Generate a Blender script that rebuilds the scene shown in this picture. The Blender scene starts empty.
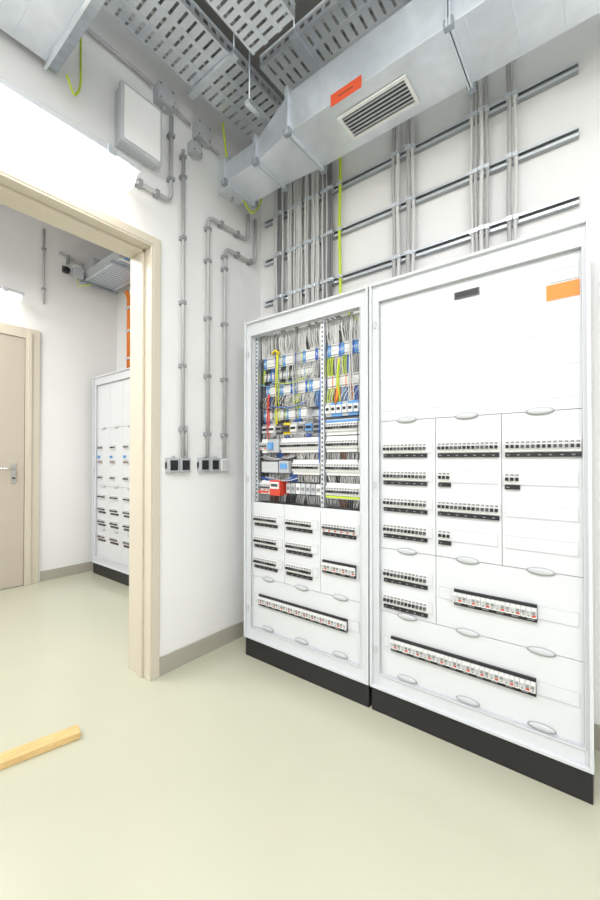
import bpy, math, random
from mathutils import Vector, Matrix
random.seed(7)
scene = bpy.context.scene
try:
    scene.view_settings.view_transform = 'Standard'
    scene.view_settings.look = 'None'
    scene.view_settings.exposure = 0.0
except Exception:
    pass

# ---------------------------------------------------------------- materials
MATS = {}
def mat(name, col, rough=0.5, metal=0.0, noise=0.0, nscale=8.0, emis=0.0, bump=0.0, col2=None, stretch=None, spec=None, coat=0.0):
    m = bpy.data.materials.new(name); m.use_nodes = True
    nt = m.node_tree; p = nt.nodes['Principled BSDF']
    c = (col[0], col[1], col[2], 1)
    p.inputs['Base Color'].default_value = c
    p.inputs['Roughness'].default_value = rough
    p.inputs['Metallic'].default_value = metal
    if spec is not None: p.inputs['Specular IOR Level'].default_value = spec
    if noise > 0 or bump > 0 or col2:
        tc = nt.nodes.new('ShaderNodeTexCoord'); n = nt.nodes.new('ShaderNodeTexNoise')
        mp = nt.nodes.new('ShaderNodeMapping')
        if stretch: mp.inputs['Scale'].default_value = stretch
        n.inputs['Scale'].default_value = nscale; n.inputs['Detail'].default_value = 4
        nt.links.new(tc.outputs['Object'], mp.inputs['Vector'])
        nt.links.new(mp.outputs['Vector'], n.inputs['Vector'])
        if noise > 0 or col2:
            r = nt.nodes.new('ShaderNodeValToRGB')
            a = col2 if col2 else [max(0, x*(1-noise)) for x in col]
            r.color_ramp.elements[0].color = (a[0], a[1], a[2], 1); r.color_ramp.elements[0].position = 0.3
            r.color_ramp.elements[1].color = c; r.color_ramp.elements[1].position = 0.7
            nt.links.new(n.outputs['Fac'], r.inputs['Fac'])
            nt.links.new(r.outputs['Color'], p.inputs['Base Color'])
        if bump > 0:
            b = nt.nodes.new('ShaderNodeBump'); b.inputs['Strength'].default_value = bump
            b.inputs['Distance'].default_value = 0.01
            nt.links.new(n.outputs['Fac'], b.inputs['Height'])
            nt.links.new(b.outputs['Normal'], p.inputs['Normal'])
    if emis > 0:
        p.inputs['Emission Color'].default_value = c
        p.inputs['Emission Strength'].default_value = emis
    MATS[name] = m
    return m
mat('wall_paint', (0.86,0.86,0.86), 0.7, noise=0.02, nscale=3, bump=0.03)
mat('floor_epoxy', (0.545,0.545,0.43), 0.2, noise=0.05, nscale=1.2, spec=0.5)
mat('ceiling_concrete', (0.36,0.35,0.34), 0.85, noise=0.25, nscale=3, bump=0.1)
mat('base_trim', (0.42,0.40,0.34), 0.5, noise=0.04)
mat('beige_steel', (0.66,0.60,0.50), 0.4, noise=0.03, nscale=3)
mat('door_paint', (0.56,0.50,0.42), 0.45, noise=0.03, nscale=3)
mat('cab_grey', (0.68,0.70,0.735), 0.38, noise=0.02, nscale=4)
mat('cab_cover', (0.71,0.73,0.76), 0.42, noise=0.02, nscale=4)
mat('cab_strip', (0.58,0.60,0.63), 0.35, noise=0.02)
mat('cab_inner', (0.72,0.73,0.75), 0.5, noise=0.05)
mat('gap_dark', (0.24,0.25,0.27), 0.6, noise=0.1)
mat('black_base', (0.015,0.015,0.017), 0.45, noise=0.1)
mat('black', (0.015,0.015,0.02), 0.4, noise=0.1)
mat('darkgrey', (0.09,0.09,0.10), 0.45, noise=0.1)
mat('midgrey', (0.28,0.29,0.30), 0.45, noise=0.1)
mat('white_plastic', (0.82,0.82,0.82), 0.35, noise=0.02)
mat('latch', (0.36,0.37,0.39), 0.3, noise=0.04)
mat('galv', (0.80,0.84,0.89), 0.34, 0.72, noise=0.08, nscale=18)
mat('galv_dark', (0.42,0.46,0.51), 0.4, 0.7, noise=0.2, nscale=30)
mat('rail_steel', (0.38,0.40,0.42), 0.35, 0.6, noise=0.1, nscale=30)
mat('conduit_grey', (0.50,0.50,0.51), 0.4, noise=0.05)
mat('cable_grey', (0.46,0.46,0.46), 0.5, noise=0.05)
mat('cable_light', (0.66,0.66,0.65), 0.5, noise=0.05)
mat('cable_dark', (0.2,0.2,0.21), 0.5, noise=0.05)
mat('yg', (0.62,0.78,0.05), 0.5, noise=0.1, nscale=40)
mat('blue', (0.03,0.14,0.60), 0.45, noise=0.05)
mat('sky', (0.14,0.36,0.72), 0.45, noise=0.05)
mat('red', (0.70,0.07,0.04), 0.4, noise=0.05)
mat('orange', (0.88,0.25,0.03), 0.45, noise=0.05)
mat('label_orange', (0.88,0.25,0.03), 0.5, noise=0.02)
mat('brown', (0.20,0.07,0.03), 0.5, noise=0.05)
mat('yellow', (0.85,0.65,0.03), 0.5, noise=0.05)
mat('label_red', (0.78,0.10,0.03), 0.5, noise=0.03)
mat('box_grey', (0.50,0.52,0.55), 0.4, noise=0.03)
mat('socket_grey', (0.33,0.34,0.36), 0.4, noise=0.03)
mat('chrome', (0.6,0.6,0.6), 0.2, 0.95, noise=0.03)
mat('wood', (0.78,0.56,0.26), 0.5, col2=(0.62,0.40,0.16), nscale=10, stretch=(14,1,14))
mat('lamp_glow', (1.0,0.96,0.86), 0.4, emis=5.0)
mat('lamp_body', (0.55,0.57,0.60), 0.4, noise=0.02)
mat('paper', (0.95,0.95,0.95), 0.6, noise=0.02)

# ---------------------------------------------------------------- builder
class B:
    def __init__(s): s.v=[]; s.f=[]; s.m=[]; s.sm=[]; s.names=[]
    def mi(s, n):
        if n not in s.names: s.names.append(n)
        return s.names.index(n)
    def face(s, idx, m, sm=False): s.f.append(idx); s.m.append(s.mi(m)); s.sm.append(sm)
    def box(s, x0,x1,y0,y1,z0,z1, m, M=None):
        x0,x1=min(x0,x1),max(x0,x1); y0,y1=min(y0,y1),max(y0,y1); z0,z1=min(z0,z1),max(z0,z1)
        b=len(s.v)
        ps=[(x0,y0,z0),(x1,y0,z0),(x1,y1,z0),(x0,y1,z0),(x0,y0,z1),(x1,y0,z1),(x1,y1,z1),(x0,y1,z1)]
        if M: ps=[tuple(M@Vector(p)) for p in ps]
        s.v+=ps
        for q in ((0,3,2,1),(4,5,6,7),(0,1,5,4),(1,2,6,5),(2,3,7,6),(3,0,4,7)):
            s.face([b+i for i in q], m)
    def prism(s, bot, top, m):
        b=len(s.v); n=len(bot); s.v+=[tuple(p) for p in bot]+[tuple(p) for p in top]
        for i in range(n):
            j=(i+1)%n; s.face([b+i,b+j,b+n+j,b+n+i], m)
        s.face([b+i for i in reversed(range(n))], m); s.face([b+n+i for i in range(n)], m)
    def tube(s, pts, r, m, n=8, cap=True):
        pts=[Vector(p) for p in pts]; b=len(s.v)
        t=(pts[1]-pts[0]).normalized()
        up=Vector((0,0,1)) if abs(t.z)<0.9 else Vector((1,0,0))
        u=t.cross(up).normalized(); 
        for i,p in enumerate(pts):
            if i==0: tt=(pts[1]-pts[0])
            elif i==len(pts)-1: tt=(pts[i]-pts[i-1])
            else: tt=(pts[i+1]-pts[i-1])
            if tt.length<1e-9: tt=t
            tt=tt.normalized()
            u=(u-tt*u.dot(tt)); 
            if u.length<1e-6: u=tt.orthogonal()
            u.normalize(); w=tt.cross(u)
            for k in range(n):
                a=2*math.pi*k/n; q=p+u*(r*math.cos(a))+w*(r*math.sin(a)); s.v.append(tuple(q))
        for i in range(len(pts)-1):
            for k in range(n):
                k2=(k+1)%n
                s.face([b+i*n+k,b+i*n+k2,b+(i+1)*n+k2,b+(i+1)*n+k], m, True)
        if cap:
            s.face([b+k for k in reversed(range(n))], m); e=b+(len(pts)-1)*n
            s.face([e+k for k in range(n)], m)
    def ellip(s, c, rx,ry,rz, m, nu=16, nv=8):
        b=len(s.v)
        for j in range(nv+1):
            ph=math.pi*j/nv
            for i in range(nu):
                th=2*math.pi*i/nu
                s.v.append((c[0]+rx*math.sin(ph)*math.cos(th), c[1]+ry*math.sin(ph)*math.sin(th), c[2]+rz*math.cos(ph)))
        for j in range(nv):
            for i in range(nu):
                i2=(i+1)%nu
                s.face([b+j*nu+i,b+j*nu+i2,b+(j+1)*nu+i2,b+(j+1)*nu+i], m, True)
    def make(s, name, parent=None, bevel=0.0):
        me=bpy.data.meshes.new(name); me.from_pydata(s.v,[],s.f)
        for n in s.names: me.materials.append(MATS[n])
        me.polygons.foreach_set('material_index', s.m); me.polygons.foreach_set('use_smooth', s.sm)
        me.update()
        o=bpy.data.objects.new(name, me); scene.collection.objects.link(o)
        if bevel>0:
            md=o.modifiers.new('bevel','BEVEL'); md.width=bevel; md.segments=2; md.limit_method='ANGLE'; md.angle_limit=math.radians(50)
        if parent: o.parent=parent
        return o
def empty(name, loc=(0,0,0)):
    e=bpy.data.objects.new(name,None); e.empty_display_size=0.1; scene.collection.objects.link(e); return e
def fillet(pts, rad=0.04, n=5):
    pts=[Vector(p) for p in pts]; out=[pts[0]]
    for i in range(1,len(pts)-1):
        a,b,c=pts[i-1],pts[i],pts[i+1]
        r=min(rad,(a-b).length*0.45,(c-b).length*0.45)
        p0=b+(a-b).normalized()*r; p1=b+(c-b).normalized()*r
        for k in range(n+1):
            t=k/n; out.append(p0*(1-t)**2+b*2*t*(1-t)+p1*t*t)
    out.append(pts[-1]); return out

# ---------------------------------------------------------------- room constants
XL=-1.96; XLB=-2.16; YB=2.05; XR=1.7; YF=-2.6; H=3.6
XS=-4.40; YSB=2.23
JY=1.19; JY0=0.05; DH=2.385

b=B(); b.box(XS-0.2,XR+0.2,YF-0.2,YSB+0.2,-0.1,0,'floor_epoxy'); b.make('floor')
b=B(); b.box(XS-0.2,XR+0.2,YF-0.2,YSB+0.2,H,H+0.1,'ceiling_concrete'); b.make('ceiling')
b=B(); b.box(XLB,XR+0.2,YB,YB+0.2,0,H,'wall_paint'); b.make('wall_back')
b=B(); b.box(XR,XR+0.15,YF,YB,0,H,'wall_paint'); b.make('wall_right')
b=B(); b.box(XS-0.2,XR+0.2,YF-0.15,YF,0,H,'wall_paint'); b.make('wall_front')
b=B()
b.box(XLB,XL,JY+0.0,YB,0,H,'wall_paint'); b.box(XLB,XL,JY0,JY,DH,H,'wall_paint'); b.box(XLB,XL,YF,JY0,0,H,'wall_paint')
b.make('wall_left')
b=B(); b.box(XS,XLB,YSB,YSB+0.15,0,H,'wall_paint'); b.make('wall_side_room_back')
b=B(); b.box(XS-0.15,XS,YF,YSB+0.15,0,H,'wall_paint'); b.make('wall_side_room_far')

bh=0.10
b=B(); b.box(XL,XL+0.012,JY+0.045,YB,0,bh,'base_trim'); b.make('baseboard_left')
b=B(); b.box(XL+0.012,XR,YB-0.012,YB,0,bh,'base_trim'); b.make('baseboard_back')
b=B(); b.box(XS,XS+0.012,1.475,YSB,0,bh,'base_trim'); b.make('baseboard_far')
b=B(); b.box(XS+0.012,XLB,YSB-0.012,YSB,0,bh,'base_trim'); b.make('baseboard_side_room')

# opening steel frame
b=B()
t=0.012; fl=0.045
b.box(XLB-0.012,XL+0.012,JY-t,JY,0,DH,'beige_steel')
b.box(XL,XL+0.014,JY,JY+fl,0,DH+fl,'beige_steel')
b.box(XLB-0.014,XLB,JY,JY+fl,0,DH+fl,'beige_steel')
b.box(XLB+0.10,XL-0.055,JY-t-0.014,JY-t,0,DH-t,'beige_steel')
b.box(XLB-0.012,XL+0.012,JY0,JY0+t,0,DH,'beige_steel')
b.box(XL,XL+0.014,JY0-fl,JY0,0,DH+fl,'beige_steel')
b.box(XLB-0.014,XLB,JY0-fl,JY0,0,DH+fl,'beige_steel')
b.box(XLB-0.012,XL+0.012,JY0+t,JY-t,DH-t,DH,'beige_steel')
b.box(XL,XL+0.014,JY0,JY,DH,DH+fl,'beige_steel')
b.box(XLB-0.014,XLB,JY0,JY,DH,DH+fl,'beige_steel')
b.box(XLB+0.10,XL-0.055,JY0+t,JY-t,DH-t-0.014,DH-t,'beige_steel')
b.make('trim_1', bevel=0.003)

# side room door with frame & handle
dp=empty('door_1')
b=B()
dy1=1.33; dy0=0.33; dz=2.37
b.box(XS,XS+0.03,dy1,dy1+0.12,0,dz+0.10,'beige_steel'); b.box(XS,XS+0.03,dy0-0.12,dy0,0,dz+0.10,'beige_steel')
b.box(XS,XS+0.03,dy0,dy1,dz,dz+0.10,'beige_steel')
b.box(XS+0.03,XS+0.045,dy1+0.02,dy1+0.05,0,dz+0.06,'beige_steel')
b.make('door_frame',dp,bevel=0.003)
b=B(); b.box(XS,XS+0.018,dy0+0.004,dy1-0.004,0.01,dz-0.004,'door_paint'); b.make('door_leaf',dp,bevel=0.002)
b=B()
hz=1.12; hy=dy1-0.09
b.box(XS+0.018,XS+0.026,hy-0.02,hy+0.02,hz-0.14,hz+0.05,'chrome')
b.tube(fillet([(XS+0.026,hy,hz),(XS+0.075,hy,hz),(XS+0.075,hy-0.13,hz)],0.02),0.010,'chrome',10)
b.tube([(XS+0.024,hy,hz-0.09),(XS+0.036,hy,hz-0.09)],0.011,'darkgrey',12)
b.make('door_handle',dp)

# ---------------------------------------------------------------- electrical parts
def breakers(b, xa, xb, z, yf, kind='std', under=True, step=0.0176):
    """row of modular circuit breakers, faces towards -Y"""
    n=max(1,int(round((xb-xa)/step))); w=(xb-xa)/n
    b.box(xa-0.002,xb+0.002,yf-0.004,yf,z-0.024,z+0.024,'white_plastic')
    for i in range(n):
        x=xa+i*w
        b.box(x+0.0006,x+w-0.0006,yf-0.010,yf-0.004,z-0.022,z+0.022,'white_plastic')
        b.box(x+0.0030,x+w-0.0030,yf-0.011,yf-0.010,z+0.010,z+0.017,'midgrey')
        if kind=='red':
            b.box(x+0.003,x+w-0.003,yf-0.020,yf-0.010,z-0.006,z+0.005,'darkgrey')
            if i%2==0: b.box(x+0.004,x+w-0.004,yf-0.0112,yf-0.010,z-0.019,z-0.012,'red')
        else:
            b.box(x+0.0035,x+w-0.0035,yf-0.020,yf-0.010,z-0.009,z+0.004,'black' if (i//3)%2==0 else 'darkgrey')
    if under:
        b.box(xa,xb,yf-0.006,yf,z-0.043,z-0.027,'black')
        k=xa+0.006
        while k<xb-0.016:
            b.box(k,k+0.010,yf-0.0065,yf-0.006,z-0.037,z-0.033,'midgrey'); k+=0.0352
def fused(b, xa, xb, z, yf):
    b.box(xa,xb,yf-0.010,yf,z-0.034,z+0.032,'black')
    n=int(round((xb-xa)/0.018)); w=(xb-xa)/n
    for i in range(n):
        x=xa+i*w
        b.box(x+0.0008,x+w-0.0008,yf-0.020,yf-0.010,z-0.018,z+0.020,'white_plastic')
        b.box(x+0.004,x+w-0.004,yf-0.026,yf-0.020,z-0.002,z+0.008,'midgrey' if i%3 else 'box_grey')
        if i%3==1: b.box(x+0.003,x+w-0.003,yf-0.021,yf-0.020,z-0.013,z-0.006,'red')
        else: b.box(x+0.005,x+w-0.005,yf-0.021,yf-0.020,z-0.013,z-0.008,'midgrey')
        if i%3==0: b.box(x+0.004,x+w+0.010,yf-0.0105,yf-0.010,z-0.029,z-0.024,'midgrey')
def latch(b, x, z, yf):
    b.ellip((x,yf,z),0.048,0.006,0.015,'latch',20,8)
    b.ellip((x,yf-0.004,z+0.001),0.043,0.005,0.012,'cab_strip',18,6)
def cover(b, x0,x1,z0,z1,yf, slots=()):
    g=0.0014
    b.box(x0+g,x1-g,yf,yf+0.006,z0+g,z1-g,'cab_cover')
    for z in slots:
        b.box(x0+0.014,x1-0.014,yf-0.0025,yf,z-0.026,z+0.026,'cab_strip')
        b.box(x0+0.016,x1-0.016,yf-0.0032,yf-0.0025,z-0.023,z+0.023,'cab_cover')

def shell(parent, x0,x1,yf,yb,z0=0.0,z1=2.05,fw=0.055, open_top=None, back='cab_grey', base=0.115, fbot=0.07, ftop=0.09, fwr=None):
    fwr=fwr or fw
    b=B()
    b.box(x0+0.004,x1-0.004,yf+0.004,yb-0.004,z0,z0+base,'black_base')
    b.make('plinth',parent,bevel=0.002)
    b=B(); s=0.012; zb=z0+base
    b.box(x0+0.006,x0+0.006+s,yf+0.012,yb,zb,z1-0.004,'cab_grey'); b.box(x1-0.006-s,x1-0.006,yf+0.012,yb,zb,z1-0.004,'cab_grey')
    b.box(x0+0.018,x1-0.018,yb-0.01,yb,zb,z1-0.004,back)
    b.box(x0+0.018,x1-0.018,yf+0.012,yb-0.01,zb,zb+s,'cab_grey')
    if open_top: b.box(x0+0.018,x1-0.018,yf+0.012,open_top,z1-0.016,z1-0.004,'cab_grey')
    else: b.box(x0+0.018,x1-0.018,yf+0.012,yb-0.01,z1-0.016,z1-0.004,'cab_grey')
    b.make('housing',parent)
    b=B()
    for (a0,a1,c0,c1) in ((x0,x0+fw,zb,z1),(x1-fwr,x1,zb,z1),(x0+fw,x1-fwr,zb,zb+fbot),(x0+fw,x1-fwr,z1-ftop,z1)):
        b.box(a0,a1,yf+0.006,yf+0.012,c0,c1,'cab_grey')
    l=0.012
    b.box(x0,x0+l,yf-0.010,yf+0.006,zb,z1,'cab_grey'); b.box(x1-l,x1,yf-0.010,yf+0.006,zb,z1,'cab_grey')
    b.box(x0+l,x1-l,yf-0.010,yf+0.006,zb,zb+l,'cab_grey'); b.box(x0+l,x1-l,yf-0.010,yf+0.006,z1-l,z1,'cab_grey')
    a0,a1,c0,c1=x0+fw,x1-fwr,zb+fbot,z1-ftop; r=0.004
    b.box(a0-r,a0,yf+0.0,yf+0.04,c0,c1,'cab_grey'); b.box(a1,a1+r,yf+0.0,yf+0.04,c0,c1,'cab_grey')
    b.box(a0-r,a1+r,yf+0.0,yf+0.04,c0-r,c0,'cab_grey'); b.box(a0-r,a1+r,yf+0.0,yf+0.04,c1,c1+r,'cab_grey')
    for zz in (zb+0.18,(zb+z1)/2,z1-0.2):
        b.box(x0+0.020,x0+0.030,yf-0.002,yf+0.006,zz-0.016,zz+0.016,'cab_strip')
    b.make('front_frame',parent,bevel=0.0015)
    return a0,a1,c0,c1

# ---------------------------------------------------------------- right cabinet
YC=1.70
p=empty('electrical_distribution_cabinet')
a0,a1,c0,c1=shell(p,-0.892,-0.032,YC,YB-0.02,fw=0.045,fwr=0.026)
cy=YC+0.022
W=(a1-a0)/3; F=[(a0+i*W,a0+(i+1)*W) for i in range(3)]
b=B(); b.box(a0,a1,cy+0.006,cy+0.010,c0,c1,'gap_dark')
zt=1.385; zm=0.78; zl=0.48
cover(b,a0,a1,zt,c1,cy)
for zz in (1.46,1.58,1.70,1.82,1.92):
    b.box(a0+0.012,a1-0.012,cy-0.0018,cy,zz-0.028,zz+0.028,'cab_cover')
rows=(1.255,1.128,1.002,0.877)
for i,(x0,x1) in enumerate(F):
    cover(b,x0,x1,zm,zt,cy,rows)
cover(b,F[0][0],F[0][1],zl,zm,cy,(0.667,0.544)); cover(b,F[1][0],F[2][1],zl,zm,cy,(0.625,))
cover(b,a0,a1,c0,zl,cy,(0.34,))
b.make('cover_panels',p)
b=B()
for i,(x0,x1) in enumerate(F):
    xm=(x0+x1)/2
    for z in (zt,zm,zl,c0+0.012): latch(b,xm,z,cy-0.003)
b.make('cover_latches',p)
b=B(); y=cy-0.003
for z in rows+(0.667,0.544): breakers(b,F[0][0]+0.018,F[0][1]-0.036,z,y)
f=F[1]; breakers(b,f[0]+0.012,f[1]-0.008,rows[0],y); breakers(b,f[0]+0.014,f[0]+0.014+0.053,rows[1],y)
breakers(b,f[0]+0.012,f[1]-0.008,rows[2],y); breakers(b,f[0]+0.014,f[0]+0.014+0.053,rows[3],y)
f=F[2]; breakers(b,f[0]+0.014,f[1]-0.004,rows[0],y); breakers(b,f[0]+0.012,f[0]+0.012+0.053,rows[1],y)
b.make('circuit_breakers',p)
b=B(); fused(b,F[1][0]+0.080,F[2][0]+0.12,0.622,y); fused(b,F[0][0]+0.055,F[2][0]+0.115,0.343,y); b.make('fuse_switches',p)
b=B()
b.box(-0.166,-0.064,cy-0.003,cy-0.0018,1.795,1.853,'label_orange'); b.box(-0.158,-0.066,cy-0.0034,cy-0.0019,1.860,1.926,'cab_strip'); b.box(-0.156,-0.068,cy-0.0038,cy-0.0034,1.862,1.924,'paper')
b.box(-0.148,-0.080,cy-0.0042,cy-0.0038,1.903,1.906,'midgrey'); b.box(-0.148,-0.10,cy-0.0042,cy-0.0038,1.885,1.887,'midgrey'); b.box(-0.148,-0.09,cy-0.0042,cy-0.0038,1.873,1.875,'midgrey')
b.box(-0.50,-0.40,cy-0.006,cy-0.0018,1.885,1.915,'darkgrey'); b.box(-0.495,-0.405,cy-0.007,cy-0.006,1.890,1.910,'black')
b.make('labels',p)

# ---------------------------------------------------------------- left cabinet (open wiring)
p=empty('electrical_distribution_cabinet.001')
a0,a1,c0,c1=shell(p,-1.756,-0.900,YC,YB-0.02,fw=0.05,open_top=YC+0.10,back='cab_inner')
W=(a1-a0)/3; F=[(a0+i*W,a0+(i+1)*W) for i in range(3)]
zo=0.945; zm=0.49
b=B(); b.box(a0,a1,cy+0.006,cy+0.010,c0,zo-0.004,'gap_dark')
rl=(0.845,0.715,0.59)
for i,(x0,x1) in enumerate(F): cover(b,x0,x1,zm,zo,cy,rl if i<2 else (0.845,0.62))
cover(b,a0,a1,c0,zm,cy,(0.365,))
b.make('cover_panels',p)
b=B()
for (x0,x1) in F:
    for z in (zm,c0+0.012): latch(b,(x0+x1)/2,z,cy-0.003)
b.make('cover_latches',p)
b=B()
for i in (0,1):
    for z in rl: breakers(b,F[i][0]+0.02,F[i][1]-0.05,z,cy-0.003)
breakers(b,F[2][0]+0.02,F[2][1]-0.03,0.845,cy-0.003,'red'); fused(b,F[2][0]+0.02,F[2][1]-0.03,0.64,cy-0.003)
b.make('circuit_breakers',p)
b=B(); fused(b,F[0][0]+0.06,F[2][1]-0.08,0.36,cy-0.003); b.make('fuse_switches',p)
ty=YC+0.115
XD=a0+2*W
b=B()
for x in (a0+0.012, XD, a1-0.012):
    b.box(x-0.010,x+0.010,YC+0.040,YC+0.065,zo,c1+0.05,'galv')
    k=zo+0.02
    while k<c1:
        b.box(x-0.004,x+0.004,YC+0.0392,YC+0.040,k,k+0.012,'black'); k+=0.025
rowz=(1.79,1.62,1.47,1.285,1.16,1.035)
for z in rowz: b.box(a0,a1,ty,ty+0.012,z-0.018,z+0.018,'galv')
b.make('mounting_rails',p)
b=B()
def terminals(x0,x1,z,pat,h=0.06,w=0.006,d=0.05):
    x=x0; i=0
    seq=[]
    for c,k in pat: seq+= [c]*k
    while x<x1-w:
        c=seq[i%len(seq)]; i+=1
        b.box(x,x+w*0.88,ty-d,ty,z-h/2,z+h/2,c)
        b.box(x+0.0012,x+w*0.7,ty-d-0.003,ty-d,z-0.008,z+0.008,'white_plastic' if i%2 else c)
        b.box(x+0.0012,x+w*0.7,ty-d-0.001,ty-d,z+h*0.32,z+h*0.42,'darkgrey'); b.box(x+0.0012,x+w*0.7,ty-d-0.001,ty-d,z-h*0.42,z-h*0.32,'darkgrey'); x+=w
def device(x0,x1,z,h,c,c2='white_plastic',d=0.065):
    b.box(x0,x1,ty-d,ty,z-h/2,z+h/2,c); b.box(x0+0.003,x1-0.003,ty-d-0.012,ty-d,z-h*0.28,z+h*0.28,c2)
    b.box(x0+0.008,x1-0.008,ty-d-0.016,ty-d-0.012,z-0.006,z+0.008,'black')
L0,L1=a0+0.03,XD-0.018; R0,R1=XD+0.018,a1-0.03
terminals(L0+0.02,L1,rowz[0],[('sky',4),('white_plastic',11),('blue',3),('cab_strip',6),('yg',1)],0.066)
terminals(L0+0.02,L1-0.06,1.705,[('white_plastic',8),('sky',2),('yg',1)],0.045)
terminals(R0,R1,rowz[0],[('sky',4),('white_plastic',8),('blue',2)],0.066)
terminals(L0+0.04,L1,rowz[1],[('sky',5),('white_plastic',9),('blue',3),('yg',1)],0.066)
terminals(R0,R1,rowz[1],[('white_plastic',5),('orange',1),('white_plastic',4),('red',1),('white_plastic',3)],0.066)
terminals(L0+0.02,L1-0.10,rowz[2],[('sky',3),('white_plastic',8),('midgrey',3),('yg',1)],0.06)
for i in range(6): device(R0+i*0.035,R0+i*0.035+0.033,rowz[2],0.075,'sky' if i%3 else 'box_grey','white_plastic')
for i,(c,c2) in enumerate((('midgrey','cab_strip'),('box_grey','white_plastic'),('darkgrey','midgrey'),('yellow','darkgrey'),('box_grey','white_plastic'),('box_grey','midgrey'),('midgrey','sky'),('darkgrey','midgrey'))):
    device(L0+0.01+i*0.056,L0+0.01+i*0.056+0.05,1.385,0.07,c,c2,0.05)
b.make('terminal_blocks',p)
b=B()
def brk(xa,xb,z,k='std'): breakers(b,xa,xb,z,ty-0.06,k,under=False); b.box(xa,xb,ty-0.06,ty,z-0.042,z+0.042,'white_plastic')
brk(L0+0.17,L1-0.01,rowz[3]); brk(L0+0.0,L0+0.06,rowz[3],'red'); brk(R0,R1,rowz[3]); 
b.box(L0+0.08,L0+0.16,ty-0.075,ty,rowz[3]-0.04,rowz[3]+0.04,'box_grey'); b.box(L0+0.085,L0+0.12,ty-0.09,ty-0.075,rowz[3]-0.02,rowz[3]+0.02,'sky')
brk(L0+0.26,L1-0.01,rowz[4]); b.box(L0+0.02,L0+0.15,ty-0.07,ty,rowz[4]-0.035,rowz[4]+0.03,'cab_strip'); brk(R0,R1,rowz[4])
b.box(L0+0.17,L0+0.24,ty-0.08,ty,rowz[4]-0.035,rowz[4]+0.035,'box_grey'); b.box(L0+0.18,L0+0.23,ty-0.085,ty-0.08,rowz[4]-0.01,rowz[4]+0.02,'sky')
brk(L0,L0+0.085,rowz[5],'red'); b.box(L0+0.0,L0+0.085,ty-0.082,ty-0.0805,rowz[5]-0.034,rowz[5]-0.022,'red')
b.box(L0+0.10,L0+0.18,ty-0.085,ty,rowz[5]-0.045,rowz[5]+0.045,'red')
b.box(L0+0.107,L0+0.173,ty-0.090,ty-0.085,rowz[5]-0.005,rowz[5]+0.035,'white_plastic'); b.box(L0+0.115,L0+0.165,ty-0.092,ty-0.090,rowz[5]+0.008,rowz[5]+0.024,'darkgrey')
b.box(R0,R1,ty-0.068,ty-0.06,rowz[5]-0.036,rowz[5]-0.026,'yg')
brk(R0,R1,rowz[5]); brk(R0,R1,1.375)
b.box(R0,R1,ty-0.066,ty-0.060,1.375+0.026,1.375+0.038,'sky')
for i in range(8):
    xx=L0+0.20+i*0.036; b.box(xx,xx+0.03,ty-0.05,ty,rowz[5]-0.03,rowz[5]+0.03,['cab_strip','box_grey','white_plastic','cab_strip'][i%4]); b.box(xx+0.006,xx+0.024,ty-0.055,ty-0.05,rowz[5]-0.008,rowz[5]+0.008,'midgrey')
b.make('modular_devices',p)
b=B()
def wire(x0,z0,x1,z1,c,r=0.0022,bow=0.02,y0=None,dx=None):
    y0=y0 or ty-0.045
    ym=y0-random.uniform(0.0,bow); dx=random.uniform(-0.004,0.004) if dx is None else dx
    P=[Vector((x0,y0,z0)),Vector((x0+dx*0.2,ym,z0+(0.35)*(z1-z0))),Vector((x1+dx,ym,z0+0.7*(z1-z0))),Vector((x1,y0,z1))]
    pts=[]
    for k in range(9):
        t=k/8; pts.append(P[0]*(1-t)**3+P[1]*3*t*(1-t)**2+P[2]*3*t*t*(1-t)+P[3]*t**3)
    b.tube(pts,r,c,5,False)
def comb(xa,xb,z0,z1,pal,step=0.009,shift=0.0,bow=0.015,r=0.0024):
    x=xa; g=0; c=random.choice(pal); sh=shift
    while x<xb:
        if g<=0: c=random.choice(pal); g=random.randint(3,6); sh=shift+random.uniform(-0.012,0.012)
        wire(x,z0,min(xb,max(xa,x+sh)),z1,c,r,bow); x+=step; g-=1
gpal=['cable_light','cable_light','cable_grey','cable_light','cable_light','cable_light']
mpal=['cable_light','blue','cable_light','cable_light','cable_grey','black','yg','cable_light','orange','sky']
dpal=['black','blue','cable_light','cable_light','cable_grey','brown','cable_light','cable_grey']
for (xa,xb) in ((L0,L1),(R0,R1)):
    comb(xa,xb,1.96,1.825,gpal,0.007,0,0.03,0.003)
    comb(xa,xb,1.755,1.655,mpal,0.009)
    comb(xa,xb,1.585,1.50,mpal,0.009); comb(xa,xb,1.585,1.50,dpal,0.024,-0.03,0.03)
    comb(xa,xb,1.245,1.20,dpal,0.011); comb(xa,xb,1.12,1.075,dpal,0.011); comb(xa,xb,0.998,0.95,dpal,0.013)
comb(L0,L1,1.44,1.42,dpal,0.010); comb(L0,L1,1.355,1.325,dpal,0.010)
for x,pal,z0,z1 in ((a0+0.036,['black','cable_dark'],1.80,1.0),(L1-0.006,['blue','cable_dark'],1.72,1.10),(L0+0.13,['yg','yellow'],1.85,1.40),(R0+0.07,['orange','yg'],1.74,1.48),(R1+0.004,['black','cable_dark'],1.78,1.1),(L0+0.27,['cable_light','cable_grey'],1.98,1.50),(R0+0.15,['cable_light'],1.98,1.45),(L0+0.06,['red','brown'],1.60,1.33)):
    for j in range(4): wire(x+j*0.004,z0,x+j*0.004+random.uniform(-.015,.015),z1+random.uniform(-.02,.05),random.choice(pal),0.0026,0.03,ty-0.055,0.0)
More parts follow.
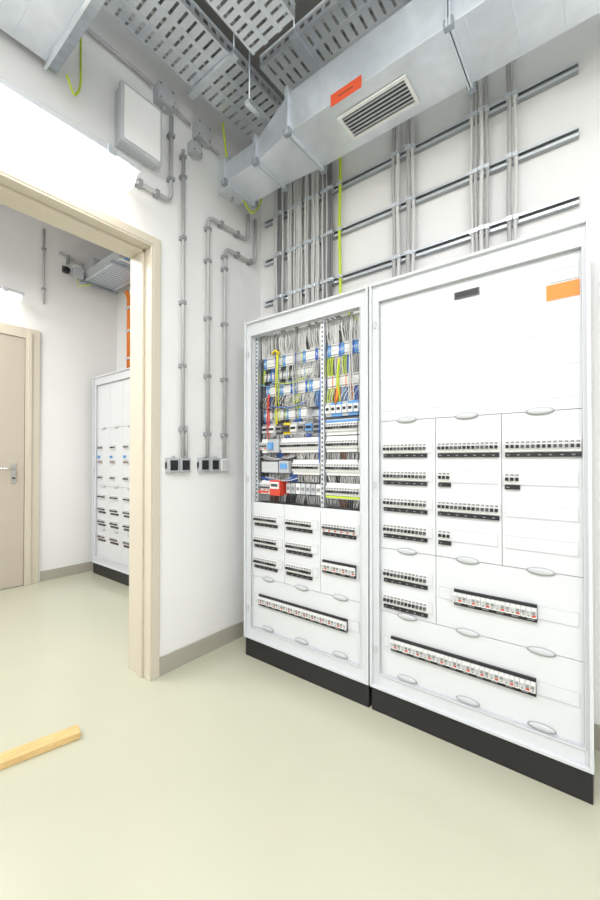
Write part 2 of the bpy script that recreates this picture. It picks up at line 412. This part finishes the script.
for z,pal in ((1.665,mpal),(1.53,dpal),(1.22,dpal),(1.098,dpal)):
    for k in range(5):
        xa=random.uniform(L0,L0+0.15); xb=xa+random.uniform(0.12,0.26); c=random.choice(pal); y0=ty-0.06-0.003*k; pts=[]
        zz=z+random.uniform(-0.008,0.008)
        for q in range(9):
            t=q/8; pts.append((xa+(xb-xa)*t,y0,zz-0.02*math.sin(math.pi*t)))
        b.tube(pts,0.0025,c,5,False)
b.tube([(L0+0.10,ty-0.065,1.84),(L0+0.13,ty-0.070,1.855),(L0+0.16,ty-0.065,1.835)],0.007,'yellow',8)
b.tube([(R0+0.07,ty-0.06,1.60),(R0+0.075,ty-0.070,1.54),(R0+0.06,ty-0.065,1.50)],0.007,'orange',8)
b.make('wiring_loom',p)

# ---------------------------------------------------------------- cables on back wall
YR=YB-0.004
for i,z in enumerate((2.31,2.60,2.88)):
    b=B(); x0,x1=-1.90,-0.075
    b.box(x0,x1,YR-0.003,YR,z-0.020,z+0.020,'rail_steel'); 
    b.box(x0,x1,YR-0.024,YR-0.003,z-0.020,z-0.017,'rail_steel'); b.box(x0,x1,YR-0.024,YR-0.003,z+0.017,z+0.020,'rail_steel')
    b.box(x0,x1,YR-0.026,YR-0.024,z-0.020,z-0.008,'galv'); b.box(x0,x1,YR-0.026,YR-0.024,z+0.008,z+0.020,'galv')
    b.box(x0,x1,YR-0.006,YR-0.003,z-0.009,z+0.009,'midgrey')
    b.make('cable_support_rail' if i==0 else 'cable_support_rail.%03d'%i)
def cablebundle(name, xs, ztop, zbot, entry=None):
    b=B()
    for (x,r,c,dy) in xs:
        y=YR-0.030-r-dy; pts=[]
        n=14
        for k in range(n+1):
            z=ztop+(zbot-ztop)*k/n
            wob=0.003*math.sin(z*9+x*50)
            pts.append((x+wob,y-0.001+0.001*math.sin(z*7+x*30),z))
        if entry is not None:
            ex=entry(x); pts.append((x+(ex-x)*0.4,y-0.02,zbot-0.08)); pts.append((ex,y-0.05,zbot-0.2)); pts.append((ex,y-0.07,zbot-0.30))
        b.tube(pts,r,c,8)
    for z in (2.31,2.60,2.88):
        for (x,r,c,dy) in xs:
            if dy<0.02: b.box(x-r-0.002,x+r+0.002,YR-0.036-dy-2*r,YR-0.0275,z-0.010,z+0.010,'galv')
    return b.make(name)
mc=[]
for grp in ((-1.79,5),(-1.665,7),(-1.52,7),(-1.39,5)):
    x=grp[0]
    for k in range(grp[1]):
        r=random.choice([0.007,0.008,0.010,0.0065]); mc.append((x+r,r,random.choice(['cable_grey','cable_light','cable_light','cable_light','cable_dark'] if k else ['cable_light']),random.choice([0,0,0.006]))); x+=2*r+0.002
cablebundle('power_cable_bundle',mc,3.27,2.13,lambda x: -1.66+(x+1.79)/(0.52)*0.60)
cablebundle('earthing_cable',[(-1.255,0.009,'yg',0.0)],3.27,2.13,lambda x:-1.02)
def cond(xs): return [(x,r,c,0) for x,r,c in xs]
cablebundle('power_cable_bundle.001',cond([(-0.905,0.010,'cable_grey'),(-0.88,0.010,'cable_light'),(-0.82,0.012,'cable_grey'),(-0.795,0.009,'cable_light')]),3.27,2.052)
cablebundle('power_cable_bundle.002',cond([(-0.50,0.008,'cable_light'),(-0.48,0.008,'cable_grey'),(-0.455,0.010,'cable_light'),(-0.43,0.008,'cable_grey')]),3.27,2.052)
cablebundle('power_cable_bundle.003',cond([(-0.335,0.010,'cable_grey'),(-0.31,0.008,'cable_light')]),3.27,2.052)

# ---------------------------------------------------------------- ventilation duct
Hd=2.85
def duct_seg(b,x0,x1,yf0,yf1,yb0,yb1,zb0,zb1,zt0,zt1,m='galv'):
    b.prism([(x0,yf0,zb0),(x0,yb0,zb0),(x0,yb0,zt0),(x0,yf0,zt0)],[(x1,yf1,zb1),(x1,yb1,zb1),(x1,yb1,zt1),(x1,yf1,zt1)],m)
def flange(b,x,yf,yb,zb,zt,e=0.022):
    for dx in (-0.006,0.006):
        b.box(x+dx-0.004,x+dx+0.004,yf-e,yb+e,zb-e,zb,'galv'); b.box(x+dx-0.004,x+dx+0.004,yf-e,yb+e,zt,zt+e,'galv')
        b.box(x+dx-0.004,x+dx+0.004,yf-e,yf,zb,zt,'galv'); b.box(x+dx-0.004,x+dx+0.004,yb,yb+e,zb,zt,'galv')
    for yy in (yf-e*0.4,yb+e*0.4):
        b.box(x-0.018,x+0.018,yy-0.012,yy+0.012,zb-e-0.003,zb+0.01,'galv_dark')
p=empty('ventilation_duct')
yf,yb=1.50,1.80; zt=Hd+0.20; XJ=-0.45
b=B()
duct_seg(b,-1.78,-1.52,1.56,1.56,1.80,1.80,Hd+0.02,Hd+0.02,Hd+0.14,Hd+0.14)
duct_seg(b,-1.52,-1.24,1.56,yf,1.80,yb,Hd+0.02,Hd,Hd+0.14,zt)
duct_seg(b,-1.24,XJ,yf,yf,yb,yb,Hd,Hd,zt,zt)
duct_seg(b,XJ,0.16,yf,yf,yb,yb,Hd,Hd,zt,zt)
duct_seg(b,0.16,1.60,yf,yf,yb,yb,Hd,Hd,zt,zt)
flange(b,-1.52,1.56,1.80,Hd+0.02,Hd+0.14); flange(b,-1.24,yf,yb,Hd,zt); flange(b,XJ,yf,yb,Hd,zt); flange(b,0.16,yf,yb,Hd,zt); flange(b,-1.78,1.56,1.80,Hd+0.02,Hd+0.14)
for x in (-1.05,-0.90,-0.40,-0.25,-0.10,0.02,0.3,0.45):
    b.box(x-0.003,x+0.003,yf-0.003,yf,Hd+0.01,zt-0.01,'galv')
    if not(-1.06<x<-0.62): b.box(x-0.003,x+0.003,yf+0.01,yb-0.01,Hd-0.003,Hd,'galv')
b.make('duct_body',p,bevel=0.0015)
b=B()
gx0,gx1,gy0,gy1=-1.0,-0.655,1.575,1.735
for q in ((gx0,gx1,gy0,gy0+0.014),(gx0,gx1,gy1-0.014,gy1),(gx0,gx0+0.014,gy0+0.014,gy1-0.014),(gx1-0.014,gx1,gy0+0.014,gy1-0.014)):
    b.box(q[0],q[1],q[2],q[3],Hd-0.012,Hd-0.003,'white_plastic')
b.box(gx0+0.014,gx1-0.014,gy0+0.014,gy1-0.014,Hd-0.004,Hd-0.0031,'black')
for i in range(6):
    y=gy0+0.018+(gy1-gy0-0.036)*(i+0.5)/6
    b.box(gx0+0.014,gx1-0.014,y-0.0025,y+0.0025,Hd-0.010,Hd-0.0045,'cab_strip')
b.make('air_grille',p)
b=B(); b.box(-0.985,-0.825,yf-0.0045,yf-0.003,Hd-0.02,Hd+0.035,'label_red'); b.box(-0.945,-0.865,yf-0.005,yf-0.0045,Hd+0.004,Hd+0.010,'brown'); b.make('duct_label',p)
b=B()
for x in (-1.468,-0.62,0.1,0.9):
    for y in (yf-0.05,yb+0.05): b.tube([(x,y,H),(x,y,zt+0.02)],0.005,'galv',8)
    b.box(x-0.015,x+0.015,yf-0.07,yb+0.07,zt+0.022,zt+0.045,'galv')
b.make('duct_hangers',p)

# ---------------------------------------------------------------- cable trays
def tray(name, axis, a0, a1, c0, c1, z, side=0.06, pitch=0.05, slat=0.026):
    pr=empty(name); b=B()
    def bx(l0,l1,w0,w1,z0,z1,m='galv'):
        if axis=='x': b.box(l0,l1,w0,w1,z0,z1,m)
        else: b.box(w0,w1,l0,l1,z0,z1,m)
    for w in (c0,c1):
        bx(a0,a1,w-0.001,w+0.001,z,z+0.020); bx(a0,a1,w-0.001,w+0.001,z+side-0.018,z+side); bx(a0,a1,w-0.005,w+0.005,z+side,z+side+0.003)
        k=a0
        while k<a1-0.02:
            bx(k,k+0.022,w-0.001,w+0.001,z+0.020,z+side-0.018); k+=pitch
    n=3; wd=c1-c0
    for i in range(n+1):
        w=c0+wd*i/n; bx(a0,a1,max(c0,w-0.012),min(c1,w+0.012),z,z+0.0015)
    k=a0
    while k<a1-slat:
        bx(k,k+slat,c0,c1,z+0.0015,z+0.003); k+=pitch
    b.make('tray_body',pr)
    b=B()
    k=a0+0.25
    while k<a1:
        for w in (c0-0.02,c1+0.02):
            if axis=='x': b.tube([(k,w,H),(k,w,z-0.03)],0.004,'galv',6)
            else: b.tube([(w,k,H),(w,k,z-0.03)],0.004,'galv',6)
        bx(k-0.018,k+0.018,c0-0.04,c1+0.04,z-0.025,z-0.002,'galv'); k+=0.9
    b.make('tray_brackets',pr)
    b=B()
    for i in range(5):
        w=c0+0.03+(wd-0.06)*i/4; r=random.choice([0.008,0.011,0.013]); m=random.choice(['cable_grey','cable_light','cable_dark','cable_grey'])
        if axis=='x': b.tube([(a0,w,z+0.004+r),(a1,w,z+0.004+r)],r,m,6)
        else: b.tube([(w,a0,z+0.004+r),(w,a1,z+0.004+r)],r,m,6)
    b.make('tray_cables',pr)
    return pr
tray('cable_tray','y',-1.6,1.90,-1.80,-1.50,3.28,slat=0.036)
tray('cable_tray.001','x',-1.44,1.5,1.50,1.79,3.30,slat=0.036)
tray('cable_tray.002','x',-1.44,1.5,0.78,1.18,3.42,slat=0.036)
tray('cable_tray.003','y',-1.6,1.35,-1.34,-1.08,3.18,pitch=0.04,slat=0.026)

# ductwork at upper left
p=empty('exhaust_duct'); b=B()
x0,x1,zb,zt2=-1.92,-1.44,2.95,3.12
b.box(x0,x1,-1.6,0.66,zb,zt2,'galv')
for y in (0.66,-0.3):
    b.box(x0-0.02,x1+0.02,y-0.012,y+0.0,zb-0.022,zt2+0.022,'galv')
b.box(x0-0.01,x1+0.01,0.66,0.70,zb-0.01,zt2+0.01,'galv_dark')
for y in (0.1,0.25,0.4,0.53): b.box(x0+0.01,x1-0.01,y-0.003,y+0.003,zb-0.003,zb,'galv')
b.make('duct_body',p)
b=B()
for x in (x0+0.04,x1-0.04): b.tube([(x,0.3,3.27),(x,0.3,zt2-0.02)],0.005,'galv')
b.make('duct_hangers',p)

# ---------------------------------------------------------------- luminaires
def luminaire(name, axis, c, L, r=0.07, depth=0.07, glow='lamp_glow'):
    pr=empty(name); b=B()
    def T(l,w,z): 
        return (c[0]+l,c[1]+w,c[2]+z) if axis=='x' else (c[0]+w,c[1]+l,c[2]+z)
    def bx(l0,l1,w0,w1,z0,z1,m):
        a=T(l0,w0,z0); d=T(l1,w1,z1); b.box(a[0],d[0],a[1],d[1],a[2],d[2],m)
    bx(-L/2,L/2,-r*1.02,r*1.02,0.0,0.03,'lamp_body')
    for l in (-L/2+0.15,L/2-0.15): bx(l-0.02,l+0.02,-r*1.1,r*1.1,-0.01,0.035,'galv')
    b.make('lamp_housing',pr,bevel=0.004)
    b=B(); n=12; secs=[]
    for (l,s) in ((-L/2,0.0),(-L/2+0.01,0.55),(-L/2+0.03,0.85),(-L/2+0.07,1.0),(L/2-0.07,1.0),(L/2-0.03,0.85),(L/2-0.01,0.55),(L/2,0.0)):
        sec=[]
        for k in range(n+1):
            a=math.pi*k/n; sec.append(T(l,-math.cos(a)*r*max(s,0.02),-math.sin(a)*depth*max(s,0.02)))
        secs.append(sec)
    base=len(b.v)
    for s in secs: b.v+=s
    for i in range(len(secs)-1):
        for k in range(n):
            q=base+i*(n+1)+k; b.face([q,q+1,q+n+2,q+n+1],glow,True)
    b.make('lamp_diffuser',pr)
    return pr
def area(name, loc, sx, sy, power, rot=(0,0,0), col=(1,0.995,0.985), parent=None):
    l=bpy.data.lights.new(name,'AREA'); l.shape='RECTANGLE'; l.size=sx; l.size_y=sy; l.energy=power; l.color=col
    o=bpy.data.objects.new(name,l); o.location=loc; o.rotation_euler=rot; scene.collection.objects.link(o)
    if parent: o.parent=parent
    return o
pr=luminaire('linear_luminaire','y',(-1.85,0.37,2.61),1.30,0.075,0.095)
b=B()
for y in (0.0,0.75): b.box(XL,-1.84,y-0.015,y+0.015,2.64,2.655,'galv')
b.make('wall_bracket',pr)
for i,(x,y) in enumerate(((-0.5,0.0),(-0.5,-1.5),(0.9,0.0),(0.9,-1.5))):  # unseen fixtures added to light the room, each carrying area lights
    pr=luminaire('added_fill_luminaire'+('' if i==0 else '.%03d'%i),'x',(x,y,3.0),1.2,0.07,0.05)
    b=B()
    for dx in (-0.4,0.4): b.tube([(x+dx,y,3.03),(x+dx,y,H)],0.004,'galv',6)
    b.make('fill_lamp_rods',pr)
    area('added_fill_light',(x,y,2.935),1.2,0.13,(28,18,24,18)[i],parent=pr)  # added downward fill under the unseen fixture
    area('added_fill_uplight',(x,y,3.045),1.2,0.13,24,rot=(math.pi,0,0),col=(0.88,0.94,1.0),parent=pr)  # added upward fill to brighten ceiling and trays
pr=luminaire('wall_luminaire','y',(XS+0.11,0.62,2.72),1.30,0.07,0.07)
b=B()
for y in (0.2,1.0): b.box(XS,XS+0.12,y-0.015,y+0.015,2.75,2.765,'galv')
b.make('wall_bracket',pr)
for i,(x,y) in enumerate(((-3.2,0.3),(-3.2,-1.3))):  # unseen fixtures added as fill for the side room
    pr=luminaire('added_side_luminaire'+('' if i==0 else '.%03d'%i),'x',(x,y,3.1),1.2,0.07,0.05)
    b=B()
    for dx in (-0.4,0.4): b.tube([(x+dx,y,3.13),(x+dx,y,H)],0.004,'galv',6)
    b.make('fill_lamp_rods',pr)
    area('added_fill_light',(x,y,3.035),1.2,0.13,38,parent=pr)  # added downward fill for the side room

# ---------------------------------------------------------------- left wall equipment
def conduit(name, paths, r=0.011, clips=(), m='conduit_grey'):
    b=B()
    for pth in paths: b.tube(fillet(pth,0.05),r,m,10)
    for (x,y,z,ax) in clips:
        if ax=='z': b.box(XL+0.0005,x+r+0.004,y-r-0.005,y+r+0.005,z-0.010,z+0.010,'socket_grey'); 
        else: b.box(XL+0.0005,x+r+0.004,y-0.010,y+0.010,z-r-0.005,z+r+0.005,'socket_grey')
    return b.make(name)
cx=XL+0.026
conduit('cable_conduit',[[(cx,1.372,1.215),(cx,1.372,3.02)],[(cx,1.396,1.215),(cx,1.396,1.40)]],0.010,[(cx,1.372,z,'z') for z in (1.38,1.75,2.12,2.5,2.86,2.98)])
conduit('cable_conduit.001',[[(cx,1.290,3.16),(cx,1.290,2.67),(cx,1.06,2.67)]],0.011,[(cx,1.29,z,'z') for z in (3.05,2.80)]+[(cx,1.20,2.67,'y'),(cx,1.10,2.67,'y')])
conduit('cable_conduit.002',[[(cx,1.554,1.215),(cx,1.554,2.72),(cx,1.90,2.72),(cx,1.90,2.90)]],0.011,[(cx,1.554,z,'z') for z in (1.36,1.72,2.08,2.44,2.64)]+[(cx,1.66,2.72,'y'),(cx,1.80,2.72,'y')])
conduit('cable_conduit.003',[[(cx,1.690,1.215),(cx,1.690,2.58),(cx,1.97,2.58),(cx,1.97,2.90)]],0.011,[(cx,1.69,z,'z') for z in (1.36,1.72,2.08,2.44,2.52)]+[(cx,1.80,2.58,'y'),(cx,1.92,2.58,'y')])
conduit('surface_cable',[[(cx,1.17,3.25),(cx,1.10,3.26),(cx,0.8,3.26)],[(cx,1.32,3.22),(cx,1.42,3.20)],[(cx,1.58,3.18),(cx,1.64,3.16)]],0.008,[])
def socket(name,y0,n,z=1.17,w=0.080):
    b=B(); h=0.086; x=XL
    for i in range(n):
        ya=y0+i*w; light=(n==3 and i==2)
        b.box(x,x+0.028,ya+0.003,ya+w-0.003,z-h/2,z+h/2,'cab_strip' if light else 'box_grey')
        b.box(x+0.028,x+0.034,ya+0.007,ya+w-0.007,z-h/2+0.005,z+h/2-0.005,'white_plastic' if light else 'box_grey')
        b.box(x+0.034,x+0.037,ya+0.015,ya+w-0.015,z-h/2+0.014,z+h/2-0.014,'cab_strip' if light else 'black')
        b.tube([(cx,ya+w/2,z+h/2),(cx,ya+w/2,z+h/2+0.012)],0.010,'conduit_grey',8)
    b.box(x,x+0.02,y0+0.003,y0+n*w-0.003,z-0.02,z+0.02,'box_grey')
    return b.make(name,bevel=0.002)
socket('wall_socket',1.270,2); socket('wall_socket.001',1.49,3)
def jbox(name,y,z,s=0.10,m='box_grey',d=0.05,x=XL,sz=None):
    b=B(); sz=sz or s
    b.box(x,x+d,y-s/2,y+s/2,z-sz/2,z+sz/2,m); b.box(x+d,x+d+0.008,y-s/2+0.003,y+s/2-0.003,z-sz/2+0.003,z+sz/2-0.003,m)
    for dy in (-s*0.38,s*0.38):
        for dz in (-sz*0.38,sz*0.38): b.tube([(x+d+0.008,y+dy,z+dz),(x+d+0.011,y+dy,z+dz)],0.005,'darkgrey',8)
    for dz in (-sz*0.2,sz*0.2): 
        b.tube([(x+d/2,y+s/2,z+dz),(x+d/2,y+s/2+0.018,z+dz)],0.012,'conduit_grey',8)
    b.tube([(x+d/2,y,z-sz/2),(x+d/2,y,z-sz/2-0.018)],0.012,'conduit_grey',8)
    return b.make(name,bevel=0.002)
jbox('junction_box',1.24,3.23); jbox('junction_box.001',1.50,3.20,0.10); jbox('junction_box.002',1.45,3.07,0.07)
jbox('switch_box',1.73,3.03,0.16,'galv',0.09,sz=0.22)
b=B(); b.box(XL,XL+0.06,0.975,1.185,2.80,3.08,'box_grey'); b.box(XL+0.06,XL+0.085,0.965,1.195,2.79,3.09,'lamp_body'); b.box(XL+0.085,XL+0.092,0.98,1.18,2.805,3.075,'paper')
b.make('wall_speaker',bevel=0.004)
def wirepath(name,pts,r,m):
    b=B(); P=[Vector(q) for q in pts]; out=fillet(P,0.2,6); b.tube(out,r,m,8); return b.make(name)
wirepath('earth_bonding_wire',[(-1.83,1.58,3.27),(-1.83,1.62,3.00),(-1.83,1.83,2.82),(-1.82,1.90,2.92),(-1.82,1.96,3.25)],0.006,'yg')
wirepath('bonding_wire',[(-1.935,0.80,3.3),(-1.93,0.80,2.95),(-1.90,0.76,2.86),(-1.88,0.72,2.92)],0.005,'yg')

# ---------------------------------------------------------------- side room cabinet
p=empty('distribution_board_cabinet')
ys=1.93
a0,a1,c0,c1=shell(p,-4.30,-3.40,ys,YSB-0.02,z1=2.08)
W=(a1-a0)/3; F=[(a0+i*W,a0+(i+1)*W) for i in range(3)]; cy=ys+0.022
b=B(); b.box(a0,a1,cy+0.006,cy+0.010,c0,c1,'gap_dark')
for (x0,x1) in F:
    for (z0,z1) in ((c0,0.48),(0.48,0.93),(0.93,1.53),(1.53,c1)): cover(b,x0,x1,z0,z1,cy)
b.make('cover_panels',p)
b=B()
for (x0,x1) in F:
    for z in (0.48,0.93,1.53): latch(b,(x0+x1)/2,z,cy-0.003)
b.make('cover_latches',p)
b=B()
for i,(x0,x1) in enumerate(F):
    for z in (0.40,0.56,0.69,0.82,1.02,1.18,1.33): breakers(b,x0+0.03,x1-(0.08 if z<0.9 else 0.14),z,cy-0.001,'red' if z in (0.40,1.18) else 'std',under=z<0.7)
    b.box(x0+0.03,x0+0.055,cy-0.02,cy-0.001,1.22,1.245,'sky')
b.make('circuit_breakers',p)
b=B(); tx0,tx1,ty0,ty1,tz=-4.30,-3.50,1.80,2.12,3.06
b.box(tx0,tx1,ty0,ty1,tz,tz+0.006,'galv')
for y in (ty0,ty1): b.box(tx0,tx1,y-0.002,y+0.002,tz,tz+0.09,'galv')
for k in range(18): b.box(tx0+0.02+k*0.042,tx0+0.045+k*0.042,ty0+0.02,ty1-0.02,tz-0.001,tz,'galv_dark')
for x in (tx0+0.05,tx1-0.1): b.tube([(x,ty1+0.02,tz),(x,ty1+0.02,H)],0.005,'galv'); b.box(x-0.015,x+0.015,ty0-0.03,ty1+0.04,tz-0.022,tz-0.002,'galv_dark')
for k in range(9): b.tube([(tx0,ty0+0.02+k*0.03,tz+0.03+0.03*(k%3)),(tx1,ty0+0.02+k*0.03,tz+0.03+0.03*((k+1)%3))],0.012,['blue','cable_grey','sky','cable_light','galv_dark'][k%5],8)
b.box(tx0+0.02,tx0+0.22,ty0+0.02,ty1-0.06,tz+0.10,tz+0.20,'box_grey')
b.box(tx0+0.02,tx0+0.10,ty0-0.10,ty0-0.02,tz+0.0,tz+0.10,'box_grey')
b.tube([(tx0+0.06,ty0-0.06,tz),(tx0+0.06,ty0-0.06,tz-0.08),(tx0+0.12,ty0+0.05,tz-0.04)],0.006,'yg')
b.make('perforated_cable_tray')
b=B()
for i,x in enumerate((-4.08,-4.045)): b.tube(fillet([(x,2.16,3.03),(x,2.19,2.96),(x,2.19,2.12)],0.05),0.014,'orange')
for z in (2.3,2.6,2.85): b.box(-4.10,-4.02,2.17,YSB-0.001,z-0.012,z+0.012,'galv')
b.make('fire_alarm_cable')
b=B(); b.tube(fillet([(XS+0.02,1.48,3.5),(XS+0.02,1.48,2.75)],0.04),0.010,'conduit_grey'); b.tube([(XS+0.02,1.62,3.32),(XS+0.02,2.05,3.24)],0.014,'conduit_grey')
for z in (2.9,3.3): b.box(XS+0.001,XS+0.034,1.464,1.496,z-0.01,z+0.01,'socket_grey')
for y in (1.7,1.95): b.box(XS+0.001,XS+0.038,y-0.01,y+0.01,3.24,3.32,'socket_grey')
b.make('wall_conduit')
b=B(); b.ellip((XS+0.04,1.68,3.16),0.035,0.035,0.035,'black'); b.box(XS,XS+0.03,1.65,1.71,3.14,3.20,'darkgrey'); b.make('security_camera')

# ---------------------------------------------------------------- timber batten on the floor
b=B(); M=Matrix.Translation((-1.88,0.485,0))@Matrix.Rotation(math.radians(-13),4,'Z')
b.box(-0.033,0.033,-0.30,0.285,0.0005,0.030,'wood',M); b.make('wooden_batten',bevel=0.003)

# ---------------------------------------------------------------- world, camera
w=bpy.data.worlds.new('world'); scene.world=w; w.use_nodes=True
w.node_tree.nodes['Background'].inputs[0].default_value=(1,1,1,1); w.node_tree.nodes['Background'].inputs[1].default_value=0.3
cam=bpy.data.cameras.new('camera'); co=bpy.data.objects.new('camera',cam); scene.collection.objects.link(co)
cam.sensor_fit='VERTICAL'; cam.sensor_height=36; cam.lens=390/900*36; cam.clip_start=0.02
cam.shift_y=0.0066
co.location=(0,0,1.2); co.rotation_euler=(math.radians(90.6),0,math.radians(37.9)); scene.camera=co
